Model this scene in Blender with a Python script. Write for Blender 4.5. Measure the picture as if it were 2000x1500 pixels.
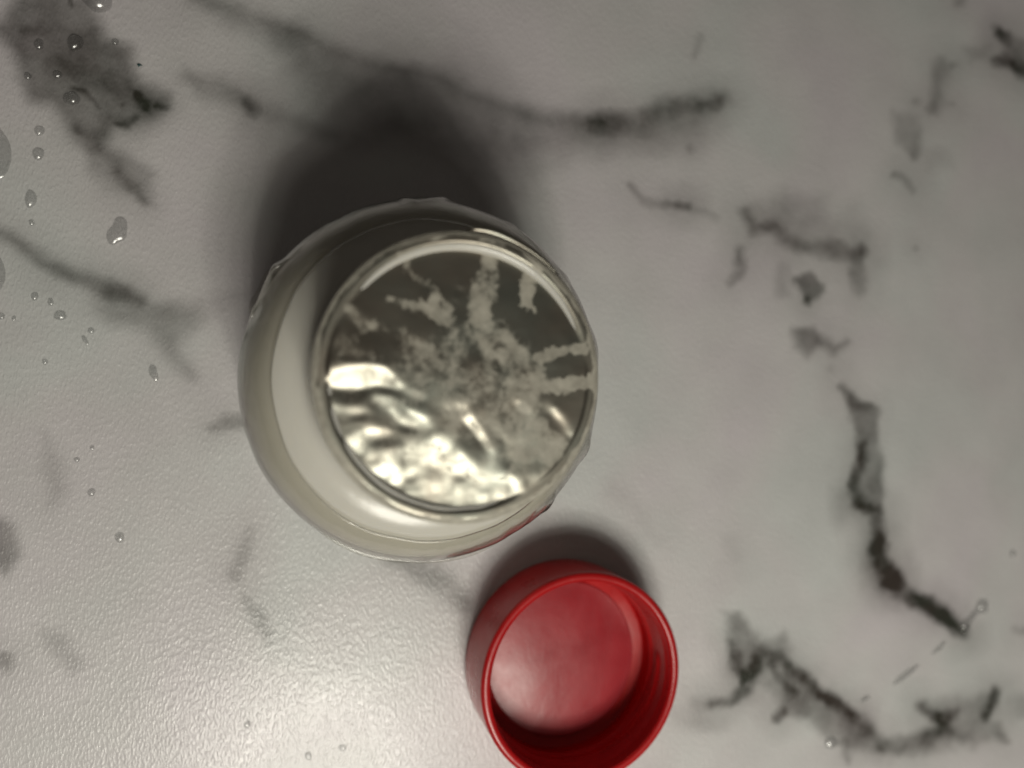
import bpy, math, random
import numpy as np
from mathutils import Matrix, Vector

# ------------------------------------------------------------------ set-up
for o in list(bpy.data.objects):
    bpy.data.objects.remove(o)
SC = bpy.context.scene
COL = SC.collection
MM = 0.001
rng = np.random.RandomState(7)

# ---- camera: a phone held 158 mm above the counter, tipped 17 degrees
HCAM = 158.0
FPX = 1503.0
TX, TY = 0.3038, 0.0075
Fv = np.array([TX, TY, -1.0]); Fv /= np.linalg.norm(Fv)
Rv = np.cross(Fv, [0, 1, 0]); Rv /= np.linalg.norm(Rv)
Uv = np.cross(Rv, Fv)
cam_d = bpy.data.cameras.new('camera')
cam = bpy.data.objects.new('camera', cam_d)
COL.objects.link(cam)
cam.matrix_world = Matrix(((Rv[0], Uv[0], -Fv[0], 0), (Rv[1], Uv[1], -Fv[1], 0),
                           (Rv[2], Uv[2], -Fv[2], HCAM * MM), (0, 0, 0, 1)))
cam_d.sensor_width = 36.0
cam_d.lens = 36.0 * FPX / 2000.0
cam_d.clip_start = 0.005
cam_d.clip_end = 20.0
cam_d.dof.use_dof = True
cam_d.dof.focus_distance = 0.129
cam_d.dof.aperture_fstop = 10.0
SC.camera = cam

def proj(P):
    """mm point(s) -> photo pixels"""
    V = np.asarray(P, float) - np.array([0, 0, HCAM])
    d = V @ Fv
    return 1000 + FPX * (V @ Rv) / d, 750 - FPX * (V @ Uv) / d

def at(px, py, z=0.0):
    """photo pixel -> mm point on the level z"""
    d = Fv + Rv * (px - 1000) / FPX - Uv * (py - 750) / FPX
    s = (z - HCAM) / d[2]
    return np.array([d[0] * s, d[1] * s, z])

# ---- room ambience
W = bpy.data.worlds.new('World'); SC.world = W; W.use_nodes = True
bg = W.node_tree.nodes['Background']
bg.inputs['Color'].default_value = (1.0, 0.90, 0.79, 1)
bg.inputs['Strength'].default_value = 0.030

# ---- the lamp over the counter: a round fitting with a brighter rim
LH = 370.0
P0 = at(625, 1500)
dv = P0 - np.array([0, 0, HCAM])
LAMP = P0 + np.array([dv[0], dv[1], -dv[2]]) * (LH / HCAM)
LC = (1.0, 0.965, 0.85)
def lamp(name, pos, radius, watts):
    d = bpy.data.lights.new(name, 'AREA')
    d.shape = 'DISK'; d.size = 2 * radius * MM; d.energy = watts; d.color = LC
    o = bpy.data.objects.new(name, d); COL.objects.link(o)
    o.location = Vector(pos) * MM
    return o
lamp('lamp_disc', LAMP, 100, 0.69)
for k in range(12):
    a = 2 * math.pi * k / 12
    lamp('lamp_bulb', LAMP + np.array([48 * math.cos(a), 48 * math.sin(a), -3]), 7, 0.048)

SC.view_settings.view_transform = 'Standard'
SC.view_settings.look = 'None'
SC.view_settings.exposure = 0.1
SC.view_settings.gamma = 1.0

# ------------------------------------------------------------------ noise + drawing helpers
def vnoise(x, y, seed=0):
    r = np.random.RandomState(seed).rand(256, 256)
    xi = np.floor(x).astype(int); yi = np.floor(y).astype(int)
    fx = x - xi; fy = y - yi
    fx = fx * fx * fx * (fx * (fx * 6 - 15) + 10); fy = fy * fy * fy * (fy * (fy * 6 - 15) + 10)
    g = lambda a, b: r[a & 255, b & 255]
    return (g(xi, yi) * (1 - fx) + g(xi + 1, yi) * fx) * (1 - fy) + (g(xi, yi + 1) * (1 - fx) + g(xi + 1, yi + 1) * fx) * fy

def fbm(x, y, seed=0, octv=4):
    s = 0; a = 0.5
    for i in range(octv):
        s = s + a * (vnoise(x, y, seed + i) * 2 - 1)
        x = x * 2.03 + 17.1; y = y * 2.03 + 5.7; a *= 0.5
    return s

def smooth(e0, e1, x):
    t = np.clip((x - e0) / (e1 - e0), 0, 1)
    return t * t * (3 - 2 * t)

def stroke_mask(U, V, pts, soft):
    """soft line through (x, y, half width) points"""
    out = np.zeros_like(U)
    if len(pts) == 1:
        x, y, w = pts[0]
        d = np.hypot(U - x, V - y)
        return 1 - smooth(w - soft, w + soft, d)
    for (x0, y0, w0), (x1, y1, w1) in zip(pts[:-1], pts[1:]):
        m = max(w0, w1) + soft
        sel = (U > min(x0, x1) - m) & (U < max(x0, x1) + m) & (V > min(y0, y1) - m) & (V < max(y0, y1) + m)
        if not sel.any(): continue
        u = U[sel]; v = V[sel]
        L = (x1 - x0) ** 2 + (y1 - y0) ** 2 + 1e-9
        t = np.clip(((u - x0) * (x1 - x0) + (v - y0) * (y1 - y0)) / L, 0, 1)
        d = np.hypot(u - x0 - t * (x1 - x0), v - y0 - t * (y1 - y0))
        w = w0 + (w1 - w0) * t
        out[sel] = np.maximum(out[sel], 1 - smooth(-soft * 1.35, soft * 1.35, d - w * 1.5))
    return out

def poly_mask(U, V, pts, soft):
    xs = [p[0] for p in pts]; ys = [p[1] for p in pts]
    out = np.zeros_like(U)
    m = soft
    sel = (U > min(xs) - m) & (U < max(xs) + m) & (V > min(ys) - m) & (V < max(ys) + m)
    if not sel.any(): return out
    u = U[sel]; v = V[sel]
    ins = np.zeros(u.shape, bool); dm = np.full(u.shape, 1e9)
    for (x0, y0), (x1, y1) in zip(pts, pts[1:] + pts[:1]):
        L = (x1 - x0) ** 2 + (y1 - y0) ** 2 + 1e-9
        t = np.clip(((u - x0) * (x1 - x0) + (v - y0) * (y1 - y0)) / L, 0, 1)
        dm = np.minimum(dm, np.hypot(u - x0 - t * (x1 - x0), v - y0 - t * (y1 - y0)))
        c = (y0 > v) != (y1 > v)
        ins ^= c & (u < (x1 - x0) * (v - y0) / (y1 - y0 + 1e-12) + x0)
    out[sel] = smooth(-soft, soft, np.where(ins, dm, -dm))
    return out

# ------------------------------------------------------------------ mesh helpers
def mesh_obj(name, verts, faces, mat, parent=None, smooth_sh=True):
    me = bpy.data.meshes.new(name)
    me.from_pydata([tuple(v) for v in (np.asarray(verts) * MM)], [], faces)
    me.update()
    if smooth_sh:
        me.polygons.foreach_set('use_smooth', [True] * len(me.polygons))
    me.materials.append(mat)
    o = bpy.data.objects.new(name, me); COL.objects.link(o)
    if parent: o.parent = parent
    return o

def grid_mesh(name, P, nx, ny, mat, keep=None, parent=None):
    """P: (ny*nx, 3) mm; fast quad grid"""
    idx = np.arange(nx * ny).reshape(ny, nx)
    q = np.stack([idx[:-1, :-1], idx[:-1, 1:], idx[1:, 1:], idx[1:, :-1]], -1).reshape(-1, 4)
    me = bpy.data.meshes.new(name)
    me.vertices.add(len(P)); me.vertices.foreach_set('co', (P * MM).astype(np.float32).ravel())
    me.loops.add(q.size); me.loops.foreach_set('vertex_index', q.astype(np.int32).ravel())
    me.polygons.add(len(q))
    me.polygons.foreach_set('loop_start', np.arange(0, q.size, 4, dtype=np.int32))
    me.polygons.foreach_set('use_smooth', np.ones(len(q), bool))
    me.update(calc_edges=True); me.validate()
    me.materials.append(mat)
    o = bpy.data.objects.new(name, me); COL.objects.link(o)
    if parent: o.parent = parent
    return o

def float_attr(o, name, vals):
    a = o.data.attributes.new(name, 'FLOAT', 'POINT')
    a.data.foreach_set('value', vals.astype(np.float32).ravel())

def lathe(prof, n, wob=None):
    """closed-round surface from (r, z) rows; wob(theta, k, r, z) -> (r, z)"""
    V = []; F = []
    th = np.arange(n) * 2 * np.pi / n
    for k, (r, z) in enumerate(prof):
        rr = np.full(n, float(r)); zz = np.full(n, float(z))
        if wob: rr, zz = wob(th, k, rr, zz)
        V.append(np.stack([rr * np.cos(th), rr * np.sin(th), zz], 1))
    V = np.concatenate(V)
    for k in range(len(prof) - 1):
        for i in range(n):
            j = (i + 1) % n
            F.append((k * n + i, k * n + j, (k + 1) * n + j, (k + 1) * n + i))
    return V, F

def arc(cx, cz, r, a0, a1, n):
    return [(cx + r * math.cos(math.radians(a0 + (a1 - a0) * i / n)), cz + r * math.sin(math.radians(a0 + (a1 - a0) * i / n))) for i in range(n + 1)]

def empty(name, loc, label, cat):
    o = bpy.data.objects.new(name, None); COL.objects.link(o)
    o.location = Vector(loc) * MM; o.empty_display_size = 0.01
    o['label'] = label; o['category'] = cat
    return o

# ------------------------------------------------------------------ materials
class NT:
    def __init__(s, name):
        s.m = bpy.data.materials.new(name); s.m.use_nodes = True
        s.t = s.m.node_tree; s.b = s.t.nodes['Principled BSDF']; s.out = s.t.nodes['Material Output']
    def n(s, typ, **kw):
        x = s.t.nodes.new(typ)
        for k, v in kw.items(): setattr(x, k, v)
        return x
    def l(s, a, b): s.t.links.new(a, b)
    def coord(s, scale=(1, 1, 1), rot=(0, 0, 0)):
        tc = s.n('ShaderNodeTexCoord'); mp = s.n('ShaderNodeMapping')
        mp.inputs['Scale'].default_value = scale; mp.inputs['Rotation'].default_value = rot
        s.l(tc.outputs['Object'], mp.inputs['Vector'])
        return mp.outputs['Vector']
    def noise(s, vec, scale, detail=3, rough=0.5, dist=0.0):
        x = s.n('ShaderNodeTexNoise'); x.inputs['Scale'].default_value = scale
        x.inputs['Detail'].default_value = detail; x.inputs['Roughness'].default_value = rough
        x.inputs['Distortion'].default_value = dist
        s.l(vec, x.inputs['Vector']); return x.outputs['Fac']
    def ramp(s, fac, stops):
        r = s.n('ShaderNodeValToRGB'); e = r.color_ramp.elements
        while len(e) < len(stops): e.new(0.5)
        for i, (p, c) in enumerate(stops):
            e[i].position = p; e[i].color = (c[0], c[1], c[2], 1) if hasattr(c, '__len__') else (c, c, c, 1)
        s.l(fac, r.inputs['Fac']); return r.outputs['Color']
    def mix(s, fac, a, b, mode='MIX'):
        x = s.n('ShaderNodeMix', data_type='RGBA', blend_type=mode)
        for i, v in ((0, fac), (6, a), (7, b)):
            if hasattr(v, 'links') or isinstance(v, bpy.types.NodeSocket): s.l(v, x.inputs[i])
            else: x.inputs[i].default_value = v if i == 0 else (v[0], v[1], v[2], 1)
        return x.outputs[2]
    def math(s, op, a, b=0.0):
        x = s.n('ShaderNodeMath', operation=op)
        for i, v in ((0, a), (1, b)):
            if isinstance(v, bpy.types.NodeSocket): s.l(v, x.inputs[i])
            else: x.inputs[i].default_value = v
        return x.outputs[0]
    def attr(s, name):
        x = s.n('ShaderNodeAttribute'); x.attribute_name = name; return x.outputs['Fac']
    def bump(s, h, strength, dist):
        x = s.n('ShaderNodeBump'); x.inputs['Strength'].default_value = strength; x.inputs['Distance'].default_value = dist
        s.l(h, x.inputs['Height']); return x.outputs['Normal']

# printed marble vinyl with a fine embossed grain
def mat_marble():
    g = NT('marble_print')
    v = g.coord()
    base = g.ramp(g.noise(v, 22, 3, 0.5, 0.3), [(0.36, (0.685, 0.645, 0.67)), (0.5, (0.685, 0.665, 0.67)), (0.64, (0.665, 0.675, 0.67))])
    cloud = g.ramp(g.noise(v, 60, 4, 0.55), [(0.3, 0.94), (0.7, 1.04)])
    base = g.mix(1.0, base, cloud, 'MULTIPLY')
    dark = g.ramp(g.noise(v, 70, 2), [(0.4, (0.034, 0.024, 0.018)), (0.62, (0.022, 0.026, 0.016))])
    mid = g.ramp(g.noise(v, 110, 4, 0.6), [(0.3, 0.74), (0.7, 1.22)])
    vein = g.math('MULTIPLY', g.attr('vein'), mid)
    vein = g.math('MINIMUM', vein, 0.97)
    c = g.mix(vein, base, dark)
    g.l(c, g.b.inputs['Base Color'])
    g.b.inputs['Roughness'].default_value = 0.33
    g.b.inputs['Specular IOR Level'].default_value = 0.34
    g.b.inputs['Coat Weight'].default_value = 0.36
    g.b.inputs['Coat Roughness'].default_value = 0.13
    # grain: short worms lying along y
    vs = g.coord((1.0, 0.42, 1.0), (0, 0, math.radians(-8)))
    w = g.ramp(g.noise(vs, 2300, 1.5, 0.5, 0.25), [(0.42, 0.0), (0.72, 1.0)])
    vo = g.n('ShaderNodeTexVoronoi', feature='SMOOTH_F1'); vo.inputs['Scale'].default_value = 1700
    vo.inputs['Smoothness'].default_value = 0.6
    g.l(g.coord((1, 0.8, 1)), vo.inputs['Vector'])
    big = g.noise(v, 120, 2)
    h = g.math('ADD', w, g.math('MULTIPLY', vo.outputs['Distance'], -0.25))
    h = g.math('ADD', h, g.math('MULTIPLY', big, 0.5))
    nrm = g.bump(h, 0.75, 0.000085)
    g.l(nrm, g.b.inputs['Normal']); g.l(g.bump(h, 0.3, 0.00008), g.b.inputs['Coat Normal'])
    return g.m

def mat_bottle():
    g = NT('white_bottle_plastic')
    v = g.coord()
    c = g.ramp(g.noise(v, 90, 3), [(0.3, (0.66, 0.64, 0.585)), (0.7, (0.70, 0.68, 0.625))])
    g.l(c, g.b.inputs['Base Color'])
    g.b.inputs['Roughness'].default_value = 0.22
    g.b.inputs['Subsurface Weight'].default_value = 0.25
    g.b.inputs['Subsurface Radius'].default_value = (1, 0.9, 0.7)
    g.b.inputs['Subsurface Scale'].default_value = 0.002
    g.l(g.bump(g.noise(v, 350, 2), 0.10, 0.0003), g.b.inputs['Normal'])
    return g.m

def mat_red(name, col, rough, spec=0.5, sss=0.15):
    g = NT(name)
    v = g.coord()
    d = tuple(x * 0.82 for x in col)
    c = g.ramp(g.noise(v, 140, 4), [(0.3, d), (0.7, col)])
    g.l(c, g.b.inputs['Base Color'])
    r = g.ramp(g.noise(v, 160, 4, 0.6), [(0.3, rough - 0.06), (0.7, rough + 0.08)])
    g.l(r, g.b.inputs['Roughness'])
    g.b.inputs['Specular IOR Level'].default_value = spec
    g.b.inputs['Subsurface Weight'].default_value = sss
    g.b.inputs['Subsurface Radius'].default_value = (1.0, 0.15, 0.1)
    g.b.inputs['Subsurface Scale'].default_value = 0.0015
    g.l(g.bump(g.noise(v, 260, 3), 0.12, 0.0004), g.b.inputs['Normal'])
    if 'liner' in name:
        g.l(g.bump(g.noise(g.coord((1, .5, 1), (0, 0, .7)), 190, 4, 0.6, 0.5), 0.5, 0.0005), g.b.inputs['Coat Normal'])
        g.b.inputs['Coat Weight'].default_value = 0.35; g.b.inputs['Coat Roughness'].default_value = 0.34
    return g.m

def mat_film():
    """clear shrink film: weakly tinted, glossy"""
    g = NT('clear_shrink_film')
    t = g.n('ShaderNodeBsdfTransparent'); t.inputs['Color'].default_value = (0.945, 0.94, 0.92, 1)
    gl = g.n('ShaderNodeBsdfGlossy'); gl.inputs['Roughness'].default_value = 0.14
    fr = g.n('ShaderNodeLayerWeight'); fr.inputs['Blend'].default_value = 0.5
    v = g.coord()
    nrm = g.bump(g.noise(v, 420, 3), 0.22, 0.0005)
    g.l(nrm, gl.inputs['Normal']); g.l(nrm, fr.inputs['Normal'])
    fac = g.math('ADD', g.math('MULTIPLY', g.math('POWER', fr.outputs['Facing'], 3.0), 0.95), 0.04)
    mx = g.n('ShaderNodeMixShader')
    g.l(fac, mx.inputs[0]); g.l(t.outputs[0], mx.inputs[1]); g.l(gl.outputs[0], mx.inputs[2])
    g.l(mx.outputs[0], g.out.inputs['Surface'])
    return g.m

def mat_foil():
    g = NT('crumpled_foil')
    v = g.coord()
    fr = g.attr('frost_shine')
    grain = g.noise(v, 900, 4, 0.65)
    blot = g.noise(v, 380, 5, 0.65, 0.4)
    q = g.math('ADD', g.math('MULTIPLY', fr, 1.0), g.math('MULTIPLY', g.math('SUBTRACT', blot, 0.5), 1.5))
    q = g.math('ADD', q, g.math('MULTIPLY', g.math('SUBTRACT', grain, 0.5), 0.7))
    q = g.math('MULTIPLY', q, g.math('MINIMUM', g.math('MULTIPLY', fr, 5.0), 1.0))
    mr = g.n('ShaderNodeMapRange', interpolation_type='SMOOTHSTEP')
    mr.inputs['From Min'].default_value = 0.22; mr.inputs['From Max'].default_value = 0.72
    g.l(q, mr.inputs['Value'])
    fr2 = g.math('MULTIPLY', mr.outputs[0], 0.92)
    met = g.ramp(g.noise(v, 130, 3), [(0.35, (0.44, 0.40, 0.335)), (0.65, (0.40, 0.41, 0.355))])
    frost_shine = g.ramp(g.noise(v, 500, 4, 0.6), [(0.3, (0.34, 0.32, 0.27)), (0.7, (0.58, 0.55, 0.47))])
    g.l(g.mix(fr2, met, frost_shine), g.b.inputs['Base Color'])
    g.l(g.math('SUBTRACT', 1.0, fr2), g.b.inputs['Metallic'])
    g.l(g.math('ADD', 0.43, g.math('MULTIPLY', fr2, 0.2)), g.b.inputs['Roughness'])
    h = g.math('ADD', g.noise(v, 700, 3), g.math('MULTIPLY', fr2, 0.5))
    g.l(g.bump(h, 0.16, 0.0001), g.b.inputs['Normal'])
    return g.m

def mat_water():
    """thin clear water: mostly see-through, a little bent, with a wet shine"""
    g = NT('water')
    v = g.coord()
    tint = g.ramp(g.noise(v, 300, 2), [(0.3, (0.95, 0.96, 0.96)), (0.7, (1, 1, 1))])
    t = g.n('ShaderNodeBsdfTransparent'); g.l(tint, t.inputs['Color'])
    rf = g.n('ShaderNodeBsdfRefraction'); rf.inputs['IOR'].default_value = 1.33; rf.inputs['Roughness'].default_value = 0.05
    gl = g.n('ShaderNodeBsdfGlossy'); gl.inputs['Roughness'].default_value = 0.2
    lw = g.n('ShaderNodeLayerWeight'); lw.inputs['Blend'].default_value = 0.5
    m1 = g.n('ShaderNodeMixShader'); m1.inputs[0].default_value = 0.18
    g.l(t.outputs[0], m1.inputs[1]); g.l(rf.outputs[0], m1.inputs[2])
    m2 = g.n('ShaderNodeMixShader')
    g.l(g.math('ADD', g.math('MULTIPLY', g.math('POWER', lw.outputs['Facing'], 3.0), 0.5), 0.18), m2.inputs[0])
    g.l(m1.outputs[0], m2.inputs[1]); g.l(gl.outputs[0], m2.inputs[2])
    g.l(m2.outputs[0], g.out.inputs['Surface'])
    return g.m

M_MARBLE = mat_marble(); M_BOTTLE = mat_bottle(); M_FILM = mat_film(); M_FOIL = mat_foil(); M_WATER = mat_water()
M_CAP = mat_red('red_cap_plastic', (0.52, 0.010, 0.012), 0.30)
M_LINER = mat_red('red_liner', (0.40, 0.020, 0.030), 0.38, 0.6, 0.05)

# ------------------------------------------------------------------ the counter
def axis(lo, hi, step, far_lo, far_hi):
    a = np.arange(lo, hi + 1e-6, step)
    l = lo - np.cumsum(np.geomspace(step, 40, 34)); l = l[l > far_lo]
    r = hi + np.cumsum(np.geomspace(step, 40, 34)); r = r[r < far_hi]
    return np.concatenate([[far_lo], l[::-1], a, r, [far_hi]])
gx = axis(-54, 204, 0.4, -450, 600)
gy = axis(-112, 112, 0.4, -420, 420)
GX, GY = np.meshgrid(gx, gy)
P = np.stack([GX.ravel(), GY.ravel(), np.zeros(GX.size)], 1)
depth = (P - np.array([0, 0, HCAM])) @ Fv
infr = depth > 60
U = np.full(len(P), -9999.0); V = np.full(len(P), -9999.0)
u_, v_ = proj(P[infr]); U[infr] = u_; V[infr] = v_
X = P[:, 0]; Y = P[:, 1]
# uneven print edges
U = U + 10 * fbm(X * 0.22, Y * 0.22, 11, 3) + 1.6 * fbm(X * 0.9, Y * 0.9, 31, 3)
V = V + 10 * fbm(X * 0.22, Y * 0.22, 51, 3) + 1.6 * fbm(X * 0.9, Y * 0.9, 71, 3)

VEIN = [
 # long vein along the top
 ('s', [(380,-5,7),(440,12,8),(500,35,9),(580,65,10),(640,95,9),(720,125,8),(800,140,9),(860,155,8),(930,190,8),(1000,215,9),(1080,235,12),(1180,245,12),(1260,235,10)], .34, 16),
 ('s', [(1180,240,18),(1250,238,16),(1290,215,12),(1350,203,11),(1412,190,6)], .42, 14),
 ('s', [(1370,205,8),(1400,200,9)], .42, 10),
 ('p', [(575,70),(640,100),(720,130),(800,145),(860,160),(930,195),(1000,220),(1080,240),(1180,250),(1290,225),(1405,195),(1385,262),(1300,290),(1150,300),(1000,320),(930,330),(820,290),(700,270),(620,200),(560,130)], .36, 50),
 ('s', [(1352,290,8)], .25, 8),
 ('p', [(420,10),(560,60),(600,110),(540,100),(430,50)], .2, 22),
 ('s', [(360,150,8),(430,165,12),(490,205,10),(530,225,9),(600,245,9),(660,262,8)], .22, 14),
 ('s', [(484,198,8),(500,212,9)], .5, 10),
 ('p', [(365,140),(500,190),(480,215),(380,190)], .18, 16),
 ('p', [(930,290),(1100,300),(1060,380),(960,380)], .12, 40),
 ('s', [(940,330,12),(1000,370,14)], .14, 20),
 # dark patch, top left
 ('p', [(-20,60),(40,-10),(180,-10),(200,80),(260,95),(270,160),(330,190),(330,215),(275,245),(225,250),(190,300),(150,270),(100,210),(60,200),(20,100)], .54, 22),
 ('p', [(90,60),(190,50),(250,110),(262,180),(250,230),(180,190),(110,150)], .28, 30),
 ('p', [(170,285),(235,290),(305,340),(300,400),(262,388),(170,335)], .30, 18),
 ('p', [(20,-10),(90,-10),(130,60),(40,80)], .2, 25),
 ('s', [(140,175,3),(165,182,4),(185,202,3),(192,215,2)], .7, 4),
 ('s', [(272,188,7),(284,202,7),(288,216,4)], .65, 5),
 ('s', [(308,206,5),(325,214,4)], .5, 5),
 ('s', [(225,243,3),(250,246,5),(268,234,4)], .6, 5),
 ('s', [(243,210,4)], .5, 4),
 ('s', [(132,-5,3),(137,12,2)], .7, 3),
 ('s', [(235,345,7),(262,368,8),(283,395,4)], .42, 8),
 ('s', [(185,288,6),(215,310,7),(232,330,6)], .26, 9),
 ('s', [(145,240,5),(152,252,4)], .4, 5),
 ('s', [(45,62,5),(95,66,4)], .35, 6),
 # diagonal vein on the left
 ('s', [(-10,452,7),(50,490,8),(110,525,9),(160,545,11),(220,572,14),(270,588,10)], .45, 12),
 ('s', [(215,572,8),(240,580,8)], .35, 9),
 ('p', [(190,600),(280,595),(385,600),(390,640),(335,685),(300,655),(225,640)], .26, 24),
 ('s', [(310,660,12),(335,690,9),(375,730,8)], .24, 14),
 ('p', [(290,600),(440,570),(480,575),(400,630),(320,640)], .15, 25),
 ('s', [(410,838,4),(440,824,8),(475,822,8)], .36, 8),
 ('s', [(482,1040,5),(472,1080,10),(458,1115,11)], .24, 10),
 ('s', [(480,1172,6),(500,1192,9),(522,1240,8)], .26, 10),
 ('p', [(-20,1000),(25,1020),(40,1080),(15,1125),(-20,1100)], .38, 18),
 ('p', [(75,1225),(120,1235),(165,1300),(140,1320),(90,1270)], .22, 20),
 ('s', [(8,1290,14),(15,1305,9)], .34, 10),
 ('p', [(85,840),(120,900),(135,960),(100,985),(85,920)], .2, 26),
 ('s', [(765,1095,8),(815,1115,12),(870,1140,14),(905,1180,12)], .40, 14),
 # top right
 ('p', [(1938,48),(2010,82),(2010,145),(1960,130),(1940,118),(1962,95)], .42, 9),
 ('s', [(1955,65,6),(1966,78,7)], .6, 7),
 ('s', [(1945,121,6),(1975,127,7),(2010,142,9)], .5, 8),
 ('p', [(1880,92),(1935,90),(1930,118),(1890,122)], .2, 10),
 ('s', [(1838,128,11),(1832,170,8),(1828,212,10)], .32, 10),
 ('s', [(1862,124,6)], .25, 7), ('s', [(1856,205,6)], .22, 6), ('s', [(1790,200,8)], .22, 8),
 ('p', [(1745,215),(1788,230),(1797,300),(1788,310),(1755,280)], .26, 12),
 ('s', [(1793,255,4),(1790,300,5)], .2, 8),
 ('p', [(1800,285),(1850,290),(1860,325),(1810,335)], .12, 16),
 ('s', [(1748,345,4),(1772,352,5),(1784,370,4)], .30, 6),
 ('s', [(1790,485,6)], .25, 7),
 ('s', [(1364,72,5),(1357,102,5)], .2, 7),
 ('s', [(1874,0,12)], .26, 10),
 # small vein in the middle
 ('s', [(1230,365,4),(1255,392,5),(1300,400,5),(1340,405,5)], .34, 6),
 ('s', [(1322,402,5),(1340,404,5)], .4, 6),
 ('s', [(1350,408,4),(1397,428,3)], .22, 6),
 # the face-like vein
 ('p', [(1448,408),(1530,365),(1610,385),(1600,440),(1560,455),(1500,440)], .24, 26),
 ('p', [(1560,440),(1680,400),(1690,490),(1600,500)], .12, 26),
 ('s', [(1453,415,6),(1472,445,9),(1510,440,9),(1530,460,11),(1570,478,10),(1620,490,12),(1678,490,8)], .44, 11),
 ('s', [(1500,438,6),(1522,450,7)], .38, 7),
 ('s', [(1446,490,6),(1446,520,7),(1428,552,4)], .38, 8),
 ('s', [(1680,492,8),(1672,535,12),(1682,562,10)], .38, 9),
 ('p', [(1545,545),(1585,530),(1612,550),(1608,568),(1580,600),(1566,580)], .5, 8),
 ('s', [(1576,590,7)], .6, 7),
 ('s', [(1530,520,7),(1528,570,8)], .2, 10),
 ('p', [(1550,640),(1590,642),(1602,670),(1580,695),(1556,680)], .46, 13),
 ('s', [(1600,662,7),(1630,686,7),(1655,662,4)], .36, 8),
 ('s', [(1620,722,8)], .14, 10),
 # big vein on the right
 ('p', [(1642,752),(1668,775),(1718,795),(1722,880),(1728,960),(1722,1008),(1690,1000),(1663,985),(1660,955),(1678,880),(1664,825)], .44, 9),
 ('s', [(1648,758,5),(1666,785,8),(1690,800,7)], .35, 8),
 ('s', [(1686,868,5),(1680,905,7),(1666,950,9),(1672,985,7)], .72, 7),
 ('s', [(1672,985,6),(1712,1000,10),(1716,1050,11),(1720,1090,11),(1742,1135,13),(1768,1157,11),(1810,1180,11),(1845,1205,11),(1882,1236,7)], .76, 9),
 ('s', [(1735,1125,6),(1748,1142,8)], .75, 8),
 ('s', [(1704,1050,12),(1708,1100,16),(1730,1140,12)], .26, 12),
 # bottom right
 ('p', [(1412,1192),(1445,1200),(1480,1255),(1530,1235),(1545,1268),(1520,1295),(1470,1330),(1435,1290)], .42, 14),
 ('s', [(1428,1255,4),(1440,1300,7),(1462,1322,8),(1488,1276,8),(1530,1288,8),(1548,1312,8),(1600,1355,8),(1665,1398,9)], .68, 8),
 ('s', [(1456,1322,7),(1456,1345,8),(1422,1370,6),(1385,1373,5)], .58, 8),
 ('s', [(1506,1300,5),(1530,1338,6),(1548,1352,7)], .55, 5),
 ('s', [(1547,1350,5)], .6, 5),
 ('s', [(1518,1400,7),(1532,1388,6)], .56, 6),
 ('p', [(1475,1335),(1545,1305),(1680,1400),(1745,1452),(1700,1468),(1620,1445),(1552,1392)], .38, 14),
 ('s', [(1655,1405,10),(1692,1428,12)], .38, 12),
 ('s', [(1715,1462,8),(1780,1452,11),(1850,1425,10),(1882,1440,6)], .42, 10),
 ('p', [(1725,1468),(1790,1430),(1850,1415),(1870,1465),(1800,1478)], .26, 12),
 ('s', [(1798,1375,5),(1822,1395,8),(1845,1404,9),(1864,1392,5)], .64, 7),
 ('s', [(1945,1352,5),(1934,1380,9),(1922,1398,8)], .64, 7),
 ('p', [(1790,1368),(1860,1362),(1945,1350),(1928,1400),(1962,1432),(1900,1465),(1840,1440),(1830,1405)], .26, 14),
 ('s', [(1950,1420,6),(1962,1448,6)], .34, 8),
 ('s', [(1995,1380,24)], .24, 16),
 ('s', [(1718,1463,6)], .5, 6),
 ('s', [(1650,1450,5),(1656,1485,4)], .3, 7),
 ('s', [(1330,1400,14),(1400,1415,10)], .12, 14),
 ('s', [(1355,1372,8),(1395,1372,5)], .18, 9),
 ('s', [(1985,1228,5),(2010,1230,6)], .22, 6),
 ('s', [(1200,950,9),(1250,1010,10),(1290,1055,6)], .07, 14),
 ('s', [(1420,1060,10),(1435,1090,8)], .07, 12),
]
T = np.ones(len(P))
for kind, pts, d, soft in VEIN:
    m = stroke_mask(U, V, pts, soft) if kind == 's' else poly_mask(U, V, pts, soft)
    T *= 1 - min(0.93, d * 1.2) * m
    if kind == 's' and soft > 4:
        T *= 1 - min(0.3, d * 0.42) * stroke_mask(U, V, [(x, y, w + 15) for x, y, w in pts], soft + 26)
# the print carries on outside the picture
off = smooth(0, 140, np.maximum(np.maximum(-U, U - 2000), np.maximum(-V, V - 1500)))
off[~infr] = 1
rid = 1 - np.abs(fbm(X * 0.012 + 3, Y * 0.012, 91, 5)) * 7
T *= 1 - off * 0.6 * np.clip(rid, 0, 1) ** 2
vein = np.clip(1 - T, 0, 1)
counter = grid_mesh('countertop', P, len(gx), len(gy), M_MARBLE)
float_attr(counter, 'vein', vein)
counter['kind'] = 'structure'
counter['label'] = 'pale grey marble patterned countertop with dark brown veins'

# ------------------------------------------------------------------ the bottle
BX, BY = 23.3, 1.6
bottle = empty('bottle', (BX, BY, 0), 'open white plastic bottle with crumpled foil seal over its mouth', 'bottle')
prof = [(0.01, 1.2), (20, 0.9)] + arc(25.5, 3.0, 3.0, -90, 0, 5) + [(28.6, 10), (28.6, 25)]
prof += arc(19.6, 33.9, 9.0, 0, 78, 14)
prof += [(20.5, 42.95), (19.8, 43.3), (19.3, 43.9), (19.0, 44.8), (18.8, 46.0), (18.7, 49.2)]
bv, bf = lathe(prof, 160)
mesh_obj('body', bv, bf, M_BOTTLE, bottle)

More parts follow.
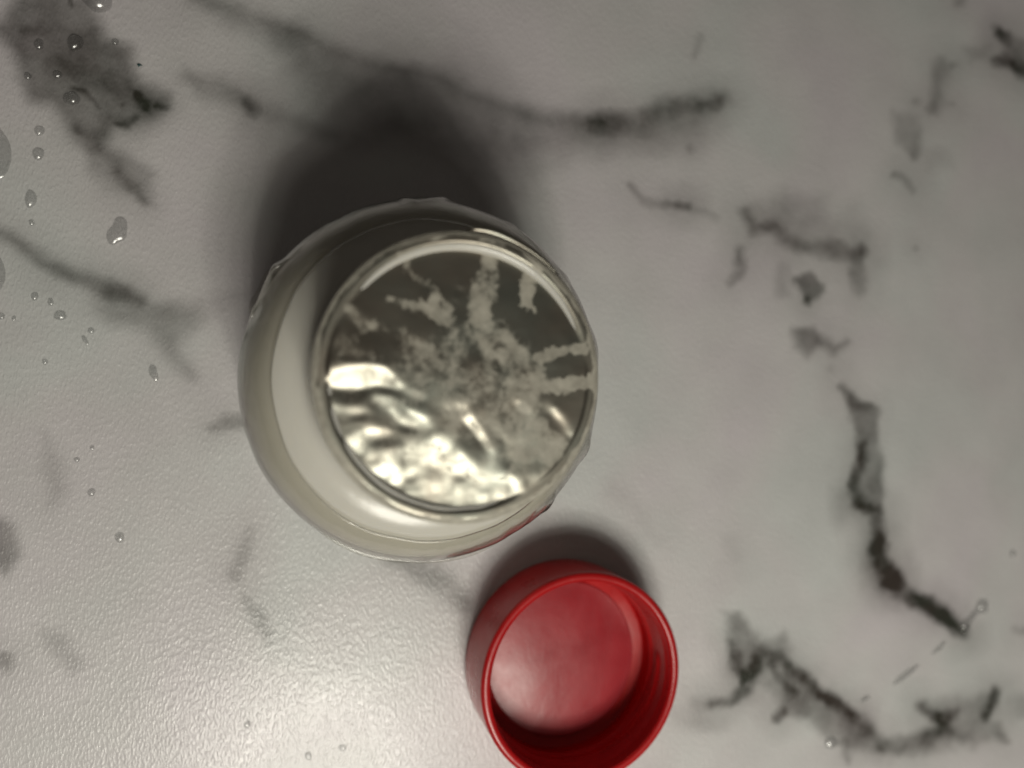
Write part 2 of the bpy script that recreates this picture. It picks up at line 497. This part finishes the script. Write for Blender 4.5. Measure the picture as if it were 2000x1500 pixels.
# neck with a bead and two turns of screw thread, open rim
def neck_wob(th, k, r, z):
    return r, z
zz = np.linspace(48.6, 58.2, 40)
nk = []
for z in zz:
    r = 18.35
    r += 0.85 * np.exp(-((z - 49.6) / 0.6) ** 2)
    nk.append((r, z))
nk = nk + arc(18.3, 58.4, 0.75, 0, 90, 5) + [(17.6, 59.15), (17.0, 59.0), (16.8, 58.4), (16.8, 50)]
def thread(th, k, r, z):
    if k < 40:
        for s in range(3):
            zc = 52.2 + 2.9 * (th / (2 * np.pi)) + 2.9 * (s - 0.5)
            w = ((zc > 51.3) & (zc < 57.2)).astype(float)
            r = r + 0.55 * w * np.exp(-((z - zc) / 0.5) ** 2)
    return r, z
nv, nf = lathe(nk, 160, thread)
mesh_obj('neck', nv, nf, M_BOTTLE, bottle)

# ---- foil seal: heights solved so that the crumples face as they do in the photo
FZ = 59.35; FR = 19.35
N = 300
ax = np.linspace(-FR - 0.6, FR + 0.6, N); step = ax[1] - ax[0]
FX, FY = np.meshgrid(ax, ax)
RR = np.hypot(FX, FY)
PU, PV = proj(np.stack([FX + BX, FY + BY, np.full_like(FX, FZ)], -1))
WU = PU + 9 * fbm(FX * .45, FY * .45, 201, 4) + 7 * fbm(FX * 1.8, FY * 1.8, 211, 4)
WV = PV + 9 * fbm(FX * .45, FY * .45, 221, 4) + 7 * fbm(FX * 1.8, FY * 1.8, 231, 4)
def C(pts):   # close-up coordinates -> photo pixels
    return [(x * 0.53333 + 420, y * 0.53333 + 340) + tuple(r) for x, y, *r in pts]
BR = np.zeros_like(FX)
BU = PU + 10 * fbm(FX * .4, FY * .4, 241, 2); BV = PV + 10 * fbm(FX * .4, FY * .4, 251, 2)
def add(kind, pts, a, soft):
    global BR
    p = C(pts)
    m = stroke_mask(BU, BV, p, soft) if kind == 's' else poly_mask(BU, BV, p, soft)
    BR = np.maximum(BR, a * m) if a > 0 else BR * (1 + a * m)
add('p', [(450,945),(560,900),(640,960),(760,965),(870,940),(900,1010),(960,1060),(1060,1120),(1200,1090),(1085,1190),(960,1215),(830,1222),(640,1170),(560,1080),(470,1000)], 0.75, 14)
add('s', [(415,740,15),(520,745,17),(600,738,14),(660,780,6)], 1.25, 9)
add('s', [(600,830,6),(640,840,8),(700,890,10),(760,940,10)], 1.0, 8)
add('s', [(430,860,8),(540,870,8)], 0.7, 10)
add('s', [(895,850,5),(940,920,6),(1000,1000,4)], 1.6, 5)
add('s', [(480,490,5),(570,560,7)], 0.5, 8)
add('s', [(770,480,5),(835,530,7)], 0.7, 6)
add('s', [(430,610,7),(520,660,8)], 0.4, 9)
for x, y, r in ((670,600,6),(740,600,5),(850,860,8),(1235,865,9),(880,466,5),(905,418,5),(750,800,16),(1120,850,20)):
    add('s', [(x, y, r * 0.6)], 0.9, 5)
add('s', [(1230,870,4),(1300,950,4)], 0.7, 7)
add('s', [(870,980,3),(840,1120,4),(828,1230,6)], -0.95, 6)
add('s', [(1020,1140,10),(1060,1150,10)], -0.95, 8)
add('s', [(520,1040,4),(640,1075,9),(740,1060,5)], -0.6, 8)
add('s', [(700,1130,5),(800,1105,9),(900,1120,4)], -0.55, 8)
add('s', [(930,1010,8),(990,1060,10),(1050,1060,6)], -0.6, 10)
add('s', [(640,985,8),(680,985,6)], -0.9, 6)
add('s', [(450,960,4),(530,935,4)], -0.7, 5)
add('s', [(760,1000,20)], -0.5, 12)
BR *= 0.95 + 0.95 * fbm(FX * .30, FY * .42, 301, 3)
BR = np.clip(BR, 0, 1.5)
LP = LAMP - np.array([BX, BY, FZ]); CP = np.array([0, 0, HCAM]) - np.array([BX, BY, FZ])
l = np.stack([LP[0] - FX, LP[1] - FY, np.full_like(FX, LP[2])], -1); l /= np.linalg.norm(l, axis=-1, keepdims=True)
c = np.stack([CP[0] - FX, CP[1] - FY, np.full_like(FX, CP[2])], -1); c /= np.linalg.norm(c, axis=-1, keepdims=True)
hn = l + c
gx_ = -hn[..., 0] / hn[..., 2]; gy_ = -hn[..., 1] / hn[..., 2]
tilt = -0.05 + 0.0 * FX
GXt = BR * gx_ * 1.15; GYt = BR * gy_ * 1.15
# dark flat areas lean a little away from the lamp
GYt += (1 - np.clip(BR, 0, 1)) * (-0.17) * smooth(960, 620, PV)
win = 1 - smooth(FR - 1.9, FR - 1.0, RR)
GXt *= win; GYt *= win
wr = 0.42 * fbm(FX * .30 + 5, FY * .30, 401, 2) + 0.012 * fbm(FX * 1.1, FY * 1.1, 421, 2)
amp = 0.18 + 0.5 * smooth(600, 860, PV) * smooth(1140, 900, PU)
wr *= amp
M2 = N * 2
def pad(a): z = np.zeros((M2, M2)); z[N // 2:N // 2 + N, N // 2:N // 2 + N] = a; return z
k1 = np.fft.fftfreq(M2, step) * 2 * np.pi
KX, KY = np.meshgrid(k1, k1); K2 = KX ** 2 + KY ** 2; K2[0, 0] = 1
SM = np.exp(-K2 * 0.20 ** 2 / 2)
Hh = np.fft.ifft2(-1j * SM * (KX * np.fft.fft2(pad(GXt)) + KY * np.fft.fft2(pad(GYt))) / K2).real
Hh = Hh[N // 2:N // 2 + N, N // 2:N // 2 + N]
Hh = Hh - Hh[RR < FR].mean()
win2 = 1 - smooth(FR - 2.2, FR - 1.3, RR)
FH = Hh * (0.25 + 0.75 * win2) * win2 + wr * win2
# frosty glue film, plus pale tone put in where the foil shines
FROST_SHINE = np.zeros_like(FX)
def fr(kind, pts, a, soft):
    global FROST_SHINE
    p = C(pts)
    m = stroke_mask(WU, WV, p, soft) if kind == 's' else poly_mask(WU, WV, p, soft)
    FROST_SHINE = np.maximum(FROST_SHINE, a * m)
ang = np.arctan2(FY, FX)
ring = smooth(FR - 1.0, FR - 0.6, RR + 0.7 * fbm(ang * 5, RR * .5, 501, 4))
FROST_SHINE = np.maximum(FROST_SHINE, ring * (0.85 + 0.3 * fbm(ang * 9, RR, 511, 3)))
fr('s', [(690,300,9),(735,365,5),(800,430,9),(840,520,14)], 0.5, 7)
fr('s', [(1015,262,22),(1010,310,12),(995,380,16),(980,450,20),(972,520,14),(1010,610,26),(1060,640,22)], 0.58, 9)
fr('s', [(1178,350,9),(1150,410,11),(1140,470,8),(1160,492,5)], 0.8, 5)
fr('s', [(1190,680,10),(1240,645,8),(1340,640,9)], 0.72, 6)
fr('s', [(1180,780,12),(1290,772,12),(1370,765,10)], 0.8, 6)
fr('s', [(1190,680,8),(1180,780,10)], 0.6, 8)
fr('s', [(1110,670,20),(1120,800,28),(1115,890,30),(1150,975,34),(1240,1010,22)], 0.56, 14)
fr('s', [(480,490,8),(570,560,10)], 0.45, 8)
fr('s', [(640,455,6),(700,475,8),(770,480,6),(835,530,10)], 0.5, 6)
mott = smooth(0.0, 0.35, fbm(FX * 1.2, FY * 1.2, 601, 5) + 0.06)
fr_c = poly_mask(WU, WV, C([(620,560),(860,560),(1060,520),(1130,640),(1110,960),(1000,1060),(860,960),(700,820)]), 40)
FROST_SHINE = np.maximum(FROST_SHINE, fr_c * 0.42)
shine_l = poly_mask(WU, WV, C([(430,560),(800,600),(900,900),(1180,1080),(900,1230),(600,1150),(420,900)]), 30)  # lamp-lit part of the foil, its white shine widened in the colour
FROST_SHINE = np.maximum(FROST_SHINE, shine_l * 0.24)
FROST_SHINE = np.clip(FROST_SHINE, 0, 1)
EDG = -0.55 * smooth(FR - 0.9, FR + 0.3, RR)
FPos = np.stack([FX, FY, FZ + FH + EDG], -1).reshape(-1, 3)
# squeeze the square's border on to the round edge
rr = RR.ravel(); over = rr > FR
FPos[over, 0] *= FR / rr[over]; FPos[over, 1] *= FR / rr[over]
idx = np.arange(N * N).reshape(N, N)
q = np.stack([idx[:-1, :-1], idx[:-1, 1:], idx[1:, 1:], idx[1:, :-1]], -1).reshape(-1, 4)
q = q[(rr[q] < FR + 0.12).any(1)]
used = np.unique(q); remap = np.full(N * N, -1); remap[used] = np.arange(len(used))
foil = mesh_obj('foil_seal', FPos[used], [tuple(x) for x in remap[q]], M_FOIL, bottle)
float_attr(foil, 'frost_shine', FROST_SHINE.ravel()[used])

# added foil sliver behind the rim, tilted to reflect the lamp as a streak
def ribbon(name, path, wid, up, mat, parent, thick=0.12):
    n = len(path); Vv = []; Ff = []
    for i, p in enumerate(path):
        p = np.array(p, float); w = wid[i]
        a = np.array(p); b = p + np.array(up[i]) * w
        nrm = np.array([0, 0, thick])
        Vv += [a, b, b - nrm, a - nrm]
    for i in range(n - 1):
        for k in range(4):
            Ff.append((4 * i + k, 4 * i + (k + 1) % 4, 4 * i + 4 + (k + 1) % 4, 4 * i + 4 + k))
    Ff += [(3, 2, 1, 0), tuple(4 * (n - 1) + k for k in range(4))]
    return mesh_obj(name, Vv, Ff, mat, parent)
pth = []; wd = []; upv = []
for i in range(15):
    t = i / 14; a = math.radians(88 - 42 * t)
    r = 19.5 + 0.06 * math.sin(9 * t)
    pth.append((r * math.cos(a), r * math.sin(a), 58.3 + 0.15 * math.sin(7 * t)))
    wd.append(1.35 * math.sin(math.pi * min(1, max(0.03, t * 0.94 + 0.03))) ** 0.6 * (1 - 0.5 * t))
    upv.append((math.cos(a) * 0.93, math.sin(a) * 0.93, 0.36 + 0.05 * math.sin(11 * t)))
ribbon('foil_glint', pth, wd, upv, M_FOIL, bottle)

# ---- clear shrink film: hugs the wall, folds over the shoulder, wrinkled free edge
fp = [(29.0, 1.5), (29.0, 12), (29.0, 24)] + arc(19.6, 34.0, 9.4, -8, 60, 18)
nfp = len(fp)
def film_wob(th, k, r, z):
    t = max(0.0, (k - 3) / (nfp - 4))         # 0 at the wall, 1 at the free edge
    d = 0.10 * fbm(th * 3.2 / (2 * np.pi) * 8, np.full_like(th, k * .12), 700, 3) * min(1, t * 4)
    def dent(a, w, amt, p0, p1):
        x = (np.degrees(th) - a + 180) % 360 - 180
        return amt * np.exp(-(x / w) ** 2) * max(0.0, 1 - abs(t - (p0 + p1) / 2) / ((p1 - p0) / 2 + 1e-6))
    d = d + dent(146, 5, 0.55, -0.1, .7) + dent(158, 7, -0.35, -.1, .8) + dent(88, 9, 0.5, -.1, .6)
    d = d + dent(-22, 5, 0.6, -.1, .9) + dent(12, 7, 0.55, -.1, .8) + dent(-48, 4, 0.3, 0, 1.1) + dent(-62, 3, -0.25, 0, 1.1)
    def crease(a0, a1, w, amt, p0, p1):       # narrow slanting fold
        if not p0 <= t <= p1: return 0
        q = (t - p0) / (p1 - p0)
        x = (np.degrees(th) - (a0 + (a1 - a0) * q) + 180) % 360 - 180
        return amt * np.exp(-(x / w) ** 2) * math.sin(math.pi * min(1, q + 0.25))
    for cr in ((-52, -38, 1.6, .32, .05, .95), (-58, -49, 1.3, -.25, .3, 1), (-33, -12, 1.8, .3, .1, .9), (80, 98, 2.2, .3, 0, .8),
               (101, 93, 1.6, .25, .1, .9), (141, 152, 1.8, .35, 0, .8), (160, 150, 1.6, .3, .1, .9), (196, 188, 1.5, .18, .1, .8),
               (-95, -84, 1.3, .15, .3, 1), (30, 46, 1.6, .28, 0, .9), (66, 55, 1.6, .24, .1, .9)):
        d = d + crease(*cr)
    # facets where the film shrank unevenly
    d = d + 0.14 * np.abs(np.sin(th * 7.5 + 0.6 * np.sin(th * 3))) * min(1, t * 5) * (1 - 0.5 * t)
    # free edge wanders
    lift = 0.35 * fbm(th / (2 * np.pi) * 9, np.zeros_like(th), 720, 3) * t
    fx = np.cos(math.radians(40)); fz = np.sin(math.radians(40))
    return r + (d + 0.08) * fx - lift * 2.2, z + (d + 0.08) * fz * (t > 0) + lift * 0.9
fv, ff = lathe(fp, 420, film_wob)
film = mesh_obj('shrink_film', fv, ff, M_FILM, bottle)
def glint_fold(a0, a1, r, z, w, rise):  # added film strips, tilted to catch the lamp as bright glints
    p = []; ww = []; uu = []
    for i in range(25):
        t = i / 24; a = math.radians(a0 + (a1 - a0) * t)
        rr_ = r + 0.05 * math.sin(9 * t); zz_ = z + 0.08 * math.sin(7 * t + 1)
        p.append((rr_ * math.cos(a), rr_ * math.sin(a), zz_))
        ww.append(w * (0.15 + 0.85 * math.sin(math.pi * t) ** 0.7) * (1 + 0.15 * math.sin(9 * t)))
        uu.append((math.cos(a), math.sin(a), rise + 0.05 * math.sin(8 * t)))
    ribbon('film_glint', p, ww, uu, M_FILM, bottle, 0.1)
glint_fold(-128, -66, 28.85, 36.2, 0.75, -0.20)
glint_fold(143, 162, 28.2, 38.4, 1.5, 0.12)
sm = film.modifiers.new('thickness', 'SOLIDIFY'); sm.thickness = 0.00012; sm.offset = 1

# ------------------------------------------------------------------ the cap
cap = empty('screw_lid', (58.7, -57.9, 0), 'red plastic screw lid lying upside down beside the bottle', 'lid')
sh = [(0.01, 0.15), (19.2, 0.1)] + arc(20.0, 1.25, 1.15, -90, 0, 5) + [(21.2, 6), (21.3, 13.9)]
sh += arc(20.45, 13.95, 0.85, 0, 90, 5) + arc(20.2, 13.95, 0.85, 90, 180, 5)
sh += [(19.25, 12.6)]
for i in range(44):
    sh.append((19.15, 12.4 - i * 0.235))
sh += [(18.9, 1.9), (0.01, 1.8)]
i0 = len(sh) - 46
def cap_thread(th, k, r, z):
    if i0 <= k < i0 + 44:
        for s in range(3):
            zc = 4.2 + 3.1 * (th / (2 * np.pi)) + 3.1 * (s - 0.4)
            w = ((zc > 3.8) & (zc < 9.2)).astype(float)
            r = r - 0.45 * w * np.exp(-((z - zc) / 0.7) ** 2)
    return r, z
cv, cf = lathe(sh, 144, cap_thread)
mesh_obj('shell', cv, cf, M_CAP, cap)
lv, lf = lathe([(0.01, 3.3), (4, 3.25), (8, 3.08), (12, 2.75), (15, 2.38), (16.2, 2.2)] + arc(16.4, 1.95, 0.25, 80, 0, 3) + [(16.65, 1.75)], 96,
               lambda th, k, r, z: (r, z + 0.05 * np.sin(2 * th + r * .2) * (r > 3)))
mesh_obj('liner', lv, lf, M_LINER, cap)

# ------------------------------------------------------------------ water on the counter
def drop(px, py, rx, ry, label, rot=0.0, h=0.36, irr=0.10, name='water_drop', seed=0):
    p = at(px, py)
    q1 = at(px + 1, py); sc_x = np.linalg.norm(q1 - p); q2 = at(px, py + 1); sc_y = np.linalg.norm(q2 - p)
    a, b = rx * sc_x, ry * sc_y
    n = 28; m = 7
    rs = np.random.RandomState(seed + int(px * 3 + py))
    th = np.arange(n) * 2 * np.pi / n
    ph = rs.rand(4) * 6.28
    edge = 1 + irr * (0.6 * np.sin(2 * th + ph[0]) + 0.5 * np.sin(3 * th + ph[1]) + 0.25 * np.sin(5 * th + ph[2]))
    Vv = []; Ff = []
    hh = h * 2 * min(a, b)
    c_, s_ = math.cos(-rot), math.sin(-rot)
    for k in range(m):
        f = math.cos(k / (m - 0.0) * math.pi / 2) if k else 1.0
        z = hh * math.sin(k / m * math.pi / 2)
        x = a * edge * f * np.cos(th); y = b * edge * f * np.sin(th)
        Vv.append(np.stack([x * c_ - y * s_, x * s_ + y * c_, np.full(n, z - 0.02 * (k == 0))], 1))
    Vv = np.concatenate(Vv + [np.array([[0, 0, hh]])])
    for k in range(m - 1):
        for i in range(n):
            j = (i + 1) % n
            Ff.append((k * n + i, k * n + j, (k + 1) * n + j, (k + 1) * n + i))
    for i in range(n):
        Ff.append(((m - 1) * n + i, (m - 1) * n + (i + 1) % n, m * n))
    o = mesh_obj(name, Vv, Ff, M_WATER)
    o.location = Vector(p) * MM
    o['label'] = label; o['category'] = 'water drop'; o['group'] = 'water drops scattered on the counter'
    return o

def streak(pts, label, seed=0):
    """thin trail of water through (x, y, half width) pixels"""
    c0 = at(pts[0][0], pts[0][1]); Vv = []; Ff = []; n = 8
    dense = []
    for (x0, y0, w0), (x1, y1, w1) in zip(pts[:-1], pts[1:]):
        for i in range(6):
            t = i / 6; t2 = t * t * (3 - 2 * t)
            dense.append((x0 + (x1 - x0) * t, y0 + (y1 - y0) * t, w0 + (w1 - w0) * t2))
    dense.append(pts[-1])
    Q = [at(x, y) for x, y, w in dense]
    for i, (x, y, w) in enumerate(dense):
        d = Q[min(i + 1, len(Q) - 1)] - Q[max(i - 1, 0)]; d /= np.linalg.norm(d)
        s = np.array([-d[1], d[0], 0]); sc = np.linalg.norm(at(x + 1, y) - Q[i]); ww = max(w * sc, 0.02)
        for k in range(n):
            a = math.pi * k / (n - 1)
            Vv.append(Q[i] - c0 + s * ww * math.cos(a) + np.array([0, 0, -0.004 + 0.62 * ww * math.sin(a)]))
    m = len(dense)
    for i in range(m - 1):
        for k in range(n - 1):
            Ff.append((i * n + k, i * n + k + 1, (i + 1) * n + k + 1, (i + 1) * n + k))
    o = mesh_obj('water_streak', Vv, Ff, M_WATER)
    o.location = Vector(c0) * MM
    o['label'] = label; o['category'] = 'water streak'; o['group'] = 'thin water streaks on the counter'

DROPS = [
 (190, 0, 30, 24, 'large round water drop cut off by the top edge of the photo'),
 (76, 87, 10, 10, 'small bright water drop left of the large dull drop on the dark patch'),
 (147, 84, 16, 16, 'large dull water drop on the dark patch at top left'),
 (225, 82, 7, 7, 'small bright water drop on the right rim of the dark patch'),
 (54, 149, 8, 7, 'small water drop nearest the left edge on the dark patch'),
 (112, 146, 9, 8, 'small water drop in the middle of the dark patch'),
 (140, 193, 16, 13, 'oval pale water drop touching the black curved vein'),
 (77, 256, 10, 10, 'upper of two water drops just below the dark patch'),
 (75, 301, 11, 13, 'lower of two water drops just below the dark patch'),
 (60, 389, 12, 17, 'tall egg shaped water drop with bright top on the left'),
 (62, 435, 6, 6, 'tiny water drop right below the tall egg shaped drop'),
 (68, 579, 8, 8, 'leftmost round water drop below the diagonal vein'),
 (99, 590, 6, 8, 'small water drop between two rounder ones below the diagonal vein'),
 (118, 617, 12, 10, 'bright wide water drop below the diagonal vein'),
 (3, 618, 7, 7, 'water drop cut by the left edge below the diagonal vein'),
 (27, 622, 4, 6, 'tiny water drop beside the one cut by the left edge'),
 (178, 646, 7, 6, 'tiny water drop above the slanted one left of the bottle'),
 (88, 707, 6, 6, 'lone tiny water drop near the left edge at mid height'),
 (179, 962, 8, 8, 'round bright water drop left of the bottle base'),
 (234, 1050, 9, 11, 'upright oval water drop below the round bright one'),
 (150, 898, 6, 5, 'faint tiny water drop above the round bright one'),
 (180, 875, 5, 5, 'faintest tiny water drop at mid height on the left'),
 (483, 1415, 7, 8, 'tiny water drop left of the lamp glare'),
 (602, 1476, 7, 8, 'tiny water drop inside the lamp glare near the bottom edge'),
 (669, 1460, 8, 7, 'tiny water drop inside the lamp glare nearest the red lid'),
 (1622, 1450, 12, 12, 'round water drop on the lower edge of the bottom right vein'),
 (1977, 1081, 6, 7, 'small water drop near the right edge'),
]
for i, (x, y, a, b, lab) in enumerate(DROPS):
    drop(x, y, a, b, lab, seed=i)
drop(230, 452, 19, 27, 'largest flat pale water drop with pointed tail on the left', rot=0.25, h=0.2, irr=0.2)
drop(300, 728, 9, 16, 'slender bright water drop with a tail left of the bottle', rot=-0.3, h=0.22, irr=0.15)
drop(166, 664, 5, 10, 'slanted thin water drop left of the bottle', rot=-0.5, h=0.3)
drop(-22, 290, 43, 62, 'upper flat puddle of water cut by the left edge', h=0.05, irr=0.12, name='puddle')
drop(-32, 530, 40, 60, 'lower flat puddle of water cut by the left edge', h=0.05, irr=0.08, name='puddle')
streak([(1926, 1174, 5), (1917, 1184, 12), (1906, 1194, 5), (1896, 1206, 5), (1884, 1222, 9), (1882, 1236, 3)], 'dumbbell shaped water streak at the end of the big right vein')
streak([(1846, 1252, 2), (1835, 1264, 4), (1820, 1277, 2)], 'short faint water streak in the middle of the slanting row')
streak([(1794, 1298, 2), (1775, 1312, 5), (1758, 1325, 5), (1744, 1336, 2)], 'straight pale water streak above the bottom right vein')
streak([(1700, 1360, 1.5), (1690, 1363, 4), (1680, 1370, 2)], 'curved short water streak on the bottom right vein')

# a crumb of green on the dark patch
sv = []; sf = []
for k in range(3):
    for i in range(7):
        a = 2 * math.pi * i / 7; r = (0.36, 0.30, 0.12)[k] * (1 + 0.35 * math.sin(3 * a + 1))
        sv.append((r * 1.2 * math.cos(a), r * 0.8 * math.sin(a), (0.0, 0.16, 0.28)[k] + 0.01))
for k in range(2):
    for i in range(7):
        j = (i + 1) % 7; sf.append((k * 7 + i, k * 7 + j, k * 7 + 7 + j, k * 7 + 7 + i))
sf.append(tuple(range(14, 21)))
gs = NT('green_speck'); gs.l(gs.ramp(gs.noise(gs.coord(), 2000, 2), [(0.3, (0.01, 0.045, 0.05)), (0.7, (0.02, 0.08, 0.08))]), gs.b.inputs['Base Color'])
sp = mesh_obj('speck', sv, sf, gs.m); sp.location = Vector(at(272, 127)) * MM
sp['label'] = 'tiny dark green speck right of the dark marble patch'; sp['category'] = 'speck'
